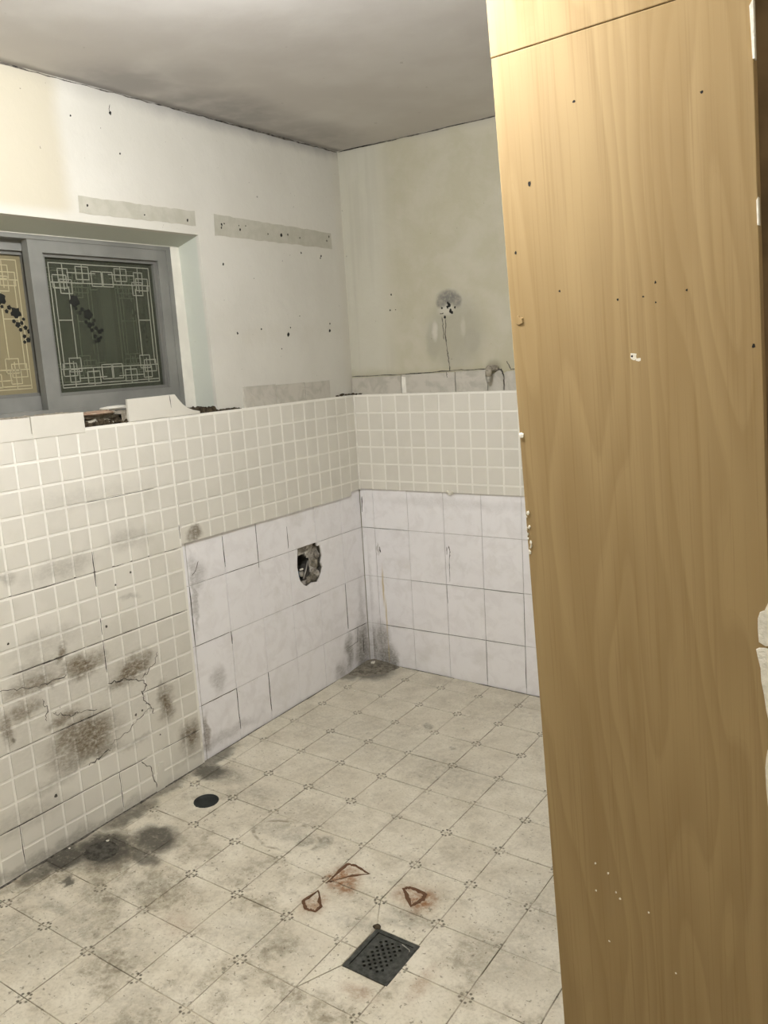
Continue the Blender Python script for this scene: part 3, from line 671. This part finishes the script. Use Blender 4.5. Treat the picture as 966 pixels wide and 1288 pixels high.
ribbon('floor_gap', [(.005, -2.4), (.012, -2.1), (.018, -1.9), (.014, -1.6), (.012, -1.2)], .012, MF, .0006, floor, seed=410, jit=.003)
ribbon('floor_gap', [(.006, -1.15), (.006, -.8), (.006, -.3)], .004, MF, .0006, floor, seed=411, jit=.001)

# square drain grate
def on_floor(x, y, dz=0): return (x, y, fz(x, y) + dz)
dr = empty('floor_drain', on_floor((D0 + D1) / 2, (DT + DB) / 2), FROT); tag(dr, 'square dark metal floor drain grate with rows of small holes', 'drain')
hw, hh = (D1 - D0) / 2 - .0015, (DT - DB) / 2 - .0015
mb = MB()
for a, b in (((-hw, -hh), (hw, -hh + .013)), ((-hw, hh - .013), (hw, hh)), ((-hw, -hh + .013), (-hw + .013, hh - .013)), ((hw - .013, -hh + .013), (hw, hh - .013))): mb.box((a[0], a[1], -.02), (b[0], b[1], .0012))
mb.build('rim', 'iron', dr)
pw_, ph_ = hw - .0145, hh - .0145; N1, N2 = 11, 13; mb = MB()
for i in range(N1):
    for j in range(N2):
        x0 = -pw_ + 2 * pw_ * i / N1; x1 = -pw_ + 2 * pw_ * (i + 1) / N1; y0 = -ph_ + 2 * ph_ * j / N2; y1 = -ph_ + 2 * ph_ * (j + 1) / N2
        if (i + j) % 2 == 0 and 2 <= i <= N1 - 3 and 1 <= j <= N2 - 2:
            cx, cy = (x0 + x1) / 2, (y0 + y1) / 2; a, b = (x1 - x0) / 2, (y1 - y0) / 2
            oc = [(-a, -b), (0, -b), (a, -b), (a, 0), (a, b), (0, b), (-a, b), (-a, 0)]
            inn = [(u * .78 * (1.25 if 0 in (u, v) else .72), v * .78 * (1.25 if 0 in (u, v) else .72)) for u, v in oc]
            vs = [(cx + u, cy + v, 0) for u, v in oc] + [(cx + u, cy + v, 0) for u, v in inn] + [(cx + u, cy + v, -.004) for u, v in inn]
            mb.raw(vs, [(k, (k + 1) % 8, 8 + (k + 1) % 8, 8 + k) for k in range(8)] + [(8 + k, 8 + (k + 1) % 8, 16 + (k + 1) % 8, 16 + k) for k in range(8)])
        else: mb.raw([(x0, y0, 0), (x1, y0, 0), (x1, y1, 0), (x0, y1, 0)], [(0, 1, 2, 3)])
mb.build('grate', 'iron', dr, (0, 0, -.0005))
MB().box((-hw + .002, -hh + .002, -.05), (hw - .002, hh - .002, -.046)).build('sump', 'dark', dr)
MB().tube([(hw * .35, hh - .02, .0016), (hw * .75, hh - .028, .002), (hw * .82, hh - .034, .0016)], .0014, 6).build('wire_clip', 'steel', dr)
lump('dirt_crumb', (-hw - .002, hh + .002, .002), (.011, .010, .004), 'soil', dr, seed=3)

# round open waste pipe
wp = empty('waste_pipe', on_floor(.226, -1.398), FROT); tag(wp, 'round black open waste pipe mouth sunk in a floor tile near the left wall', 'pipe')
MB().lathe([(.0465, -.07), (.0465, .0012), (.0425, .0018), (.041, -.07), (.0, -.07)], 28).build('pipe_socket', 'pipe', wp, smooth=True)
MB().lathe([(.0, -.014), (.030, -.013), (.0415, -.010)], 28).build('plug', 'pipe', wp, smooth=True)

# mortar patches on the floor
def patch(name, c, r, seed, mat, label, ang=(0, 360), h=.012, group=None):
    rnd = random.Random(seed); n = 30; a0, a1 = math.radians(ang[0]), math.radians(ang[1]); full = ang[1] - ang[0] >= 360
    mb = MB(); rings = [(1, .0), (.93, h * .45), (.7, h * .8), (.4, h), (.12, h * 1.05)]; m = n if full else n + 1
    wob = [rnd.uniform(.96, 1.04) for _ in range(m)]; vs = []
    for q, z in rings:
        for k in range(m):
            a = a0 + (a1 - a0) * k / n; vs.append((r[0] * q * wob[k] * math.cos(a), r[1] * q * wob[k] * math.sin(a), z - .001 + rnd.uniform(-.15, .15) * h * (z > 0)))
    fs = [(i * m + k, i * m + (k + 1) % m, (i + 1) * m + (k + 1) % m, (i + 1) * m + k) for i in range(len(rings) - 1) for k in range(m if full else n)]
    fs.append(tuple(range((len(rings) - 1) * m, len(rings) * m)))
    o = mb.raw(vs, fs).build(name, mat, None, on_floor(*c), FROT, True); return tag(o, label, 'mortar', group)
patch('mortar_patch', (.012, -.012), (.175, .20), 3, 'mortar', 'dark quarter-round mortar mound in the floor corner', (-90, 0), .014)
patch('mortar_patch', (.135, -1.80), (.062, .055), 5, 'mortar2', 'blackened mortar disc in the dirty patch by the left wall', (0, 360), .004)

# rust outlines of small triangular feet
def rust_mark(c, pts, wd, label, seed):
    rnd = random.Random(seed); P = []
    n = len(pts)
    for i in range(n):
        a, b = Vector(pts[i]), Vector(pts[(i + 1) % n])
        for k in range(6):
            q = a.lerp(b, k / 6); P.append(q + Vector((rnd.uniform(-.0018, .0018), rnd.uniform(-.0018, .0018))))
    cen = sum(P, Vector((0, 0))) / len(P); m = len(P); vs = []
    for q in P:
        d = (q - cen).normalized(); w_ = wd * rnd.uniform(.7, 1.3)
        for off, z in ((w_ / 2, 0), (w_ / 5, .0012), (-w_ / 5, .0012), (-w_ / 2, 0)):
            e = q + d * off; vs.append((e.x - c[0], e.y - c[1], z + rnd.uniform(0, .0006)))
    fs = [(4 * i + k, 4 * ((i + 1) % m) + k, 4 * ((i + 1) % m) + k + 1, 4 * i + k + 1) for i in range(m) for k in range(3)]
    o = MB().raw(vs, fs).build('rust_mark', 'rust', None, on_floor(*c, .0004), FROT); tag(o, label, 'rust mark', 'rust outlines on the floor')
rust_mark((.95, -1.48), [(.906, -1.545), (.905, -1.44), (.935, -1.432), (.995, -1.445), (.955, -1.478)], .011, 'wide reddish triangular rust outline on the floor tile corner, largest rust fill', 1)
rust_mark((.93, -1.64), [(.895, -1.655), (.905, -1.592), (.958, -1.645), (.956, -1.672), (.924, -1.676)], .0105, 'small rust triangle outline straddling a tile joint, least stained inside', 2)
rust_mark((1.18, -1.47), [(1.130, -1.452), (1.142, -1.436), (1.198, -1.438), (1.205, -1.462), (1.190, -1.508)], .013, 'brown rust triangle outline closest to the drain grate', 3)

# white crumbs
for k, (x, y, r, l) in enumerate([(.786, -.438, .006, 'white plaster crumb lying mid-floor near the back wall'), (.157, -.358, .006, 'white plaster crumb on the floor near the corner mortar mound'), (.115, -1.756, .006, 'white plaster crumb on the blackened patch by the left wall'), (.03, -1.848, .005, 'white plaster crumb at the foot of the left wall'), (.06, -.06, .012, 'white plaster crumb on the corner mortar mound')]):
    o = lump('plaster_crumb', (0, 0, 0), (r, r, r * .6), 'white', None, seed=500 + k, sub=1, loc=on_floor(x, y, r * .45 + (.0125 if k == 4 else .003 if k == 2 else 0))); tag(o, l, 'crumb')

# ================================================================== WINDOW
win = empty('window_1', (-.12, -1.62, 1.40)); tag(win, kind='structure')
def wbox(mb, y0, y1, z0, z1, x0, x1): return mb.box((x0 + .12, y0 + 1.62, z0 - 1.40), (x1 + .12, y1 + 1.62, z1 - 1.40))
mb = MB(); wbox(mb, -2.30, -.98, 1.995, 2.03, -.27, -.123); wbox(mb, -2.30, -.98, 1.375, 1.430, -.27, -.123); wbox(mb, -1.002, -.98, 1.43, 1.995, -.27, -.123); wbox(mb, -2.30, -2.27, 1.43, 1.995, -.27, -.123)
mb.build('window_frame', 'alu', win)
def rects_print(name, mat, parent, x, segs, wd, flip=False):
    mb = MB()
    for (y0, z0, y1, z1) in segs:
        if abs(y1 - y0) > abs(z1 - z0): mb.box((x, min(y0, y1) - wd / 2, z0 - wd / 2), (x + .0008, max(y0, y1) + wd / 2, z0 + wd / 2))
        else: mb.box((x, y0 - wd / 2, min(z0, z1) - wd / 2), (x + .0008, y0 + wd / 2, max(z0, z1) + wd / 2))
    mb.v = [(a + .12, b + 1.62, c - 1.40) for a, b, c in mb.v]
    return mb.build(name, mat, parent)
def lattice(y0, y1, z0, z1):
    S = []
    def ln(a, b, c, d): S.append((a, b, c, d))
    def sq(cy, cz, s, t=None):
        t = t or s; ln(cy - s, cz - t, cy + s, cz - t); ln(cy - s, cz + t, cy + s, cz + t); ln(cy - s, cz - t, cy - s, cz + t); ln(cy + s, cz - t, cy + s, cz + t)
    m = .020; h, wd = z1 - z0, y1 - y0
    for f in (0, 1):
        yy = lambda v: (y0 + v) if f == 0 else (y1 - v)
        ln(yy(m), z0 + m, yy(m), z1 - m); ln(yy(.035), z0 + .09, yy(.035), z1 - .09)
        ln(yy(.092), z0 + .12, yy(.092), z1 - .10); ln(yy(.035), (z0 + z1) / 2 + .02, yy(.092), (z0 + z1) / 2 + .02)
        for g in (0, 1):
            zz = lambda v: (z0 + v) if g == 0 else (z1 - v)
            sq(yy(.058), zz(.082), .028, .022); sq(yy(.082), zz(.098), .024, .024); sq(yy(.074), zz(.060), .020, .022)
            ln(yy(.074), zz(m), yy(.074), zz(.11))
            sq(yy(.155), zz(.050), .027, .022); ln(yy(.155), zz(m), yy(.155), zz(.085)); ln(yy(.092), zz(.050), yy(.21), zz(.050)); sq(yy(.215), zz(.068), .022, .026)
    for zc in (z0 + m, z1 - m, z0 + .085, z1 - .085): ln(y0 + m, zc, y1 - m, zc)
    ln(y0 + m, z0 + .03, y1 - m, z0 + .03)
    return S
def roses(name, mat, parent, x, y0, z1, s=1.):
    mb = MB(); rnd = random.Random(9)
    def blob(cy, cz, r, n=14, lob=.18):
        vs = []
        for zoff in (0, .0009):
            for k in range(n):
                a = k * 2 * math.pi / n; q = r * (1 + lob * math.sin(5 * a + cy * 90) + rnd.uniform(-.08, .08)); vs.append((x + zoff + .12, cy + q * math.cos(a) + 1.62, cz + q * math.sin(a) - 1.40))
        mb.raw(vs, [tuple(range(n, 2 * n)), tuple(range(n))[::-1]] + [(k, (k + 1) % n, n + (k + 1) % n, n + k) for k in range(n)])
    for u, v, r in [(.125, .155, .021), (.178, .203, .019), (.155, .185, .008), (.143, .198, .007), (.128, .182, .006), (.205, .225, .006), (.166, .232, .007), (.180, .245, .010), (.196, .238, .007), (.188, .262, .007), (.208, .255, .008), (.222, .268, .009), (.235, .262, .007), (.20, .285, .007), (.213, .298, .009), (.225, .290, .006), (.198, .305, .006)]:
        blob(y0 + u * s, z1 - v * s, r * s)
    return mb.build(name, mat, parent)
def sash(y0, y1, z0, z1, x0, x1, st, gm, lm, fr, glass_x, rose_at, frame_mat):
    s = empty('sash'); s.parent = win
    mb = MB()
    for a in ((y0, y0 + st, z0, z1), (y1 - st, y1, z0, z1), (y0 + st, y1 - st, z0, z0 + fr), (y0 + st, y1 - st, z1 - .048, z1)): wbox(mb, *a, x0, x1)
    mb.build('sash_frame', frame_mat, s)
    mb = MB()                                    # glazing bead
    a, b, c, d = y0 + st, y1 - st, z0 + fr, z1 - .048
    for q in ((a, a + .014, c, d), (b - .014, b, c, d), (a + .014, b - .014, c, c + .012), (a + .014, b - .014, d - .012, d)): wbox(mb, *q, x0 + .004, x1 - .012)
    mb.build('glazing_bead', 'alud', s)
    mb = MB(); wbox(mb, a, b, c, d, glass_x - .004, glass_x); mb.build('pane', gm, s)
    rects_print('lattice_print', lm, s, glass_x + .0002, lattice(a + .012, b - .012, c + .008, d - .008), .0032)
    roses('rose_print', 'rose', s, glass_x + .0006, a + .012 + rose_at, d - .008, .95)
    return s
sash(-1.603, -.992, 1.425, 2.002, -.158, -.126, .054, 'gl', 'lat', .046, -.150, -.01, 'alu')
sash(-2.26, -1.525, 1.425, 2.008, -.195, -.163, .058, 'gltan', 'lattan', .053, -.186, .382, 'alu')
# second, outer pair of sashes seen through the glass
sash(-1.25, -.985, 1.43, 2.0, -.252, -.232, .05, 'gl2', 'latd', .05, -.244, -.04, 'alu')
sash(-1.84, -1.19, 1.43, 2.0, -.268, -.254, .045, 'gl2', 'latd', .05, -.262, .30, 'alu')
tag(MB().box((-.30, -2.32, 1.36), (-.275, -.93, 2.06)).build('trim_1', 'dark'), kind='structure')
# white painted return beside the frame and a thin line of filler along the head
mb = MB().box((-.20, -.98, 1.375), (-.121, -.925, 2.02)); tag(mb.build('trim_2', 'clean'), kind='structure')
mb = MB().box((-.20, -2.29, 2.009), (-.1195, -.95, 2.03)); tag(mb.build('trim_3', 'clean'), kind='structure')
# broken sill
def rubble_strip(name, y0, y1, x0, x1, z, amp, mat, seed, parent):
    rnd = random.Random(seed); ny, nx = max(4, int((y1 - y0) / .008)), max(3, int((x1 - x0) / .012))
    vs = [(x0 + (x1 - x0) * i / nx, y0 + (y1 - y0) * j / ny, z + (rnd.uniform(-.3, 1) * amp if 0 < j < ny else -.004)) for j in range(ny + 1) for i in range(nx + 1)]
    fs = [(j * (nx + 1) + i, j * (nx + 1) + i + 1, (j + 1) * (nx + 1) + i + 1, (j + 1) * (nx + 1) + i) for j in range(ny) for i in range(nx)]
    n0 = len(vs); fr = [(x1, y0 + (y1 - y0) * j / ny, 1.36) for j in range(ny + 1)]
    vs += fr; fs += [(j * (nx + 1) + nx, (j + 1) * (nx + 1) + nx, n0 + j + 1, n0 + j) for j in range(ny)]
    return MB().raw(vs, fs).build(name, mat, parent)
rubble_strip('sill_bed', -2.29, -1.562, -.123, .004, 1.414, .006, 'sill', 1, wall_left)
rubble_strip('soil_heap', -1.565, -1.375, -.06, .004, 1.370, .014, 'soil', 6, wall_left)
rubble_strip('sill_bed', -1.56, -1.38, -.123, -.05, 1.402, .012, 'sill', 5, wall_left)
rubble_strip('sill_bed', -1.40, -1.15, -.123, -.002, 1.400, .006, 'sill', 2, wall_left)
rubble_strip('soil_heap', -1.16, -.935, -.12, .003, 1.378, .012, 'soil', 3, wall_left)
rubble_strip('soil_heap', -.95, -.79, -.012, .008, 1.366, .008, 'soil', 4, wall_left)
for k, (x, y, z, r, m, l) in enumerate([(-.050, -1.47, 1.404, (.03, .080, .010), 'brick', 'flat brown brick shard on the broken window sill'),
                                        (-.012, -1.53, 1.385, (.014, .026, .012), 'white', 'white mortar lump in the gap of the broken sill'),
                                        (-.085, -1.36, 1.416, (.02, .07, .008), 'clean', 'pale mortar shard lying behind the curved tile offcut')]):
    tag(lump('sill_rubble', (0, 0, 0), r, m, None, seed=600 + k, sub=2, amp=.12, loc=(x, y, z)), l, 'rubble')
rnd = random.Random(3)
for k in range(16):
    y = -1.565 + .19 * rnd.random(); lump('mortar_crumb', (.004 + rnd.uniform(-.012, .004), y, TOP + rnd.uniform(-.006, .03) * (1 if y < -1.40 else .2)), (.006, rnd.uniform(.006, .02), rnd.uniform(.004, .008)), 'soil', wall_left, seed=700 + k, sub=1)

# ================================================================== PIPE STUB ON THE BACK WALL
st = empty('pipe_stub', (.758, .006, 1.463)); tag(st, 'filler-smeared pipe elbow with a small chrome plug above the grey half tiles', 'pipe')
lump('filler_collar', (.004, -.012, .0), (.030, .020, .016), 'sill', st, seed=8, sub=3, amp=.1)
MB().tube([(0, .0, .0), (0, -.028, -.002), (0, -.04, -.014), (0, -.042, -.034)], [.014, .015, .015, .013], 14).build('elbow', 'sill', st, smooth=True)
MB().lathe([(0, -.060), (.008, -.060), (.0095, -.057), (.0095, -.046), (.013, -.045), (.013, -.034), (0, -.034)], 14, (0, -.042, 0)).build('plug', 'chrome', st, smooth=False)

# ================================================================== VENEERED PANEL
E_ = Vector((-.0463022, -.0097195, .9988802)); H_ = Vector((.998744, .0187149, .046478)); Yv = E_.cross(H_)
O_ = Vector((1.79135, -1.79218, .01591)) - E_ * .11
PM = Matrix(((H_.x, Yv.x, E_.x, O_.x), (H_.y, Yv.y, E_.y, O_.y), (H_.z, Yv.z, E_.z, O_.z), (0, 0, 0, 1)))
pan = empty('wood_panel'); pan.matrix_world = PM; tag(pan, 'tall beech-veneer panel with nail holes standing slightly askew', 'panel')
MP = lambda u, v, w_: (u, -w_, v)
def board(name, pts):
    mb = MB(); slab(mb, pts, MP, -.028, 0, .0014, 0); n = len(pts)
    mb.raw([MP(u, v, -.028) for u, v in pts], [tuple(range(n))]); return mb.build(name, 'wood', pan)
JZ = 2.1849
rnd = random.Random(5)
board('lower_board', [(0, .002), (.460, -.033), (.460, JZ - .0009), (0, JZ - .0009)])
board('upper_board', [(-.001, JZ + .0009), (.459, JZ + .0009), (.459, 2.556), (-.001, 2.578)])
MB().box((.02, .03, .0), (.44, .045, 2.54)).build('backing_batten', 'browns', pan)
for k, (u, v, ru, rv) in enumerate([(.059, .835 + 1., .005, .011), (.021, 1.714, .004, .006), (.156, 1.96, .005, .004), (.378, 1.92, .005, .005), (.286, 1.621, .003, .004), (.216, 1.6, .003, .004), (.263, 1.599, .003, .003), (.285, 1.586, .003, .003), (.237, 1.494, .004, .004), (.447, 1.492, .005, .006), (.105, 1.63, .003, .004), (.34, 1.60, .003, .004)]):
    rough_disc('nail_hole', (u, v + .11), ru * .75, rv * .75, MP, 0, pan, 'dark', seed=800 + k, h=.0004)
rough_disc('splinter', (.239, 1.603), .009, .0085, MP, 0, pan, 'white', seed=820, h=.0003)
rough_disc('splinter', (.248, 1.597), .006, .004, MP, 0, pan, 'white', seed=821, h=.0003)
rough_disc('edge_knob', (.018, 1.695), .009, .011, MP, 0, pan, 'wood', seed=823, n=16, h=.0022)
lump('paint_fleck', (.004, -.001, 1.467), (.005, .003, .007), 'white', pan, seed=1, sub=1)
for k in range(16):
    v = 1.155 + .11 + rnd.uniform(-.045, .045); lump('paint_fleck', (.002 + rnd.uniform(-.002, .006), -.001, v), (.0022, .0015, rnd.uniform(.002, .005)), 'white', pan, seed=30 + k, sub=1)
for k, (u, v) in enumerate([(.098, .365), (.142, .373), (.127, .414), (.10, .43), (.15, .36), (.21, .345), (.12, .25), (.26, .22)]): lump('paint_fleck', (u, -.0005, v + .11), (.0022, .001, .0028), 'white', pan, seed=60 + k, sub=1)
# torn white filler along the right-hand edge
def filler(pts): MB().prism([(a, b + .11) for a, b in pts], MP, -.012, .0035).build('filler_residue', 'white', pan)
filler([(.441, .960), (.440, .985), (.4405, 1.005), (.444, 1.016), (.452, 1.020), (.458, 1.034), (.466, 1.03), (.466, .955), (.452, .953)])
filler([(.436, .945), (.4405, .948), (.452, .949), (.466, .945), (.466, .79), (.455, .80), (.450, .83), (.447, .86), (.443, .885), (.4425, .91), (.4385, .93)])
filler([(.4455, .715), (.4475, .735), (.450, .75), (.466, .75), (.466, .60), (.453, .62), (.448, .64), (.446, .675)])
filler([(.4585, 1.95), (.4575, 1.99), (.456, 2.03), (.462, 2.04), (.462, 1.95)])
filler([(.4585, 1.69), (.458, 1.73), (.461, 1.735), (.461, 1.69)])
# dark board standing behind the panel
db = MB(); db.box((1.98, -1.70, -.13), (2.62, -1.672, 2.48)); db = db.build('dark_board', 'browns'); tag(db, 'dark brown upright board standing behind the veneered panel edge', 'board')

# ================================================================== LAMPS (ceiling light of the room, above the frame; unseen fill added behind)
def globe_lamp(pos, mat, label, r):
    lp = empty('ceiling_lamp', pos); tag(lp, label, 'lamp')
    MB().lathe([(0, 0), (.06, 0), (.06, -.02), (.03, -.035), (.028, -.06), (0, -.06)], 24).build('base', 'base', lp)
    MB().lathe([(r * math.sin(math.pi * k / 14), -.025 - r + r * math.cos(math.pi * k / 14)) for k in range(1, 15)], 28).build('globe', mat, lp, smooth=True)
globe_lamp(LAMP_POS, 'lamp', 'white globe ceiling lamp above the tiled room', .085)
globe_lamp(FILL_POS, 'fill_lamp', 'unseen warm fill lamp added near the entrance wall', .11)  # unseen warm fill, added to brighten the lower wood panel
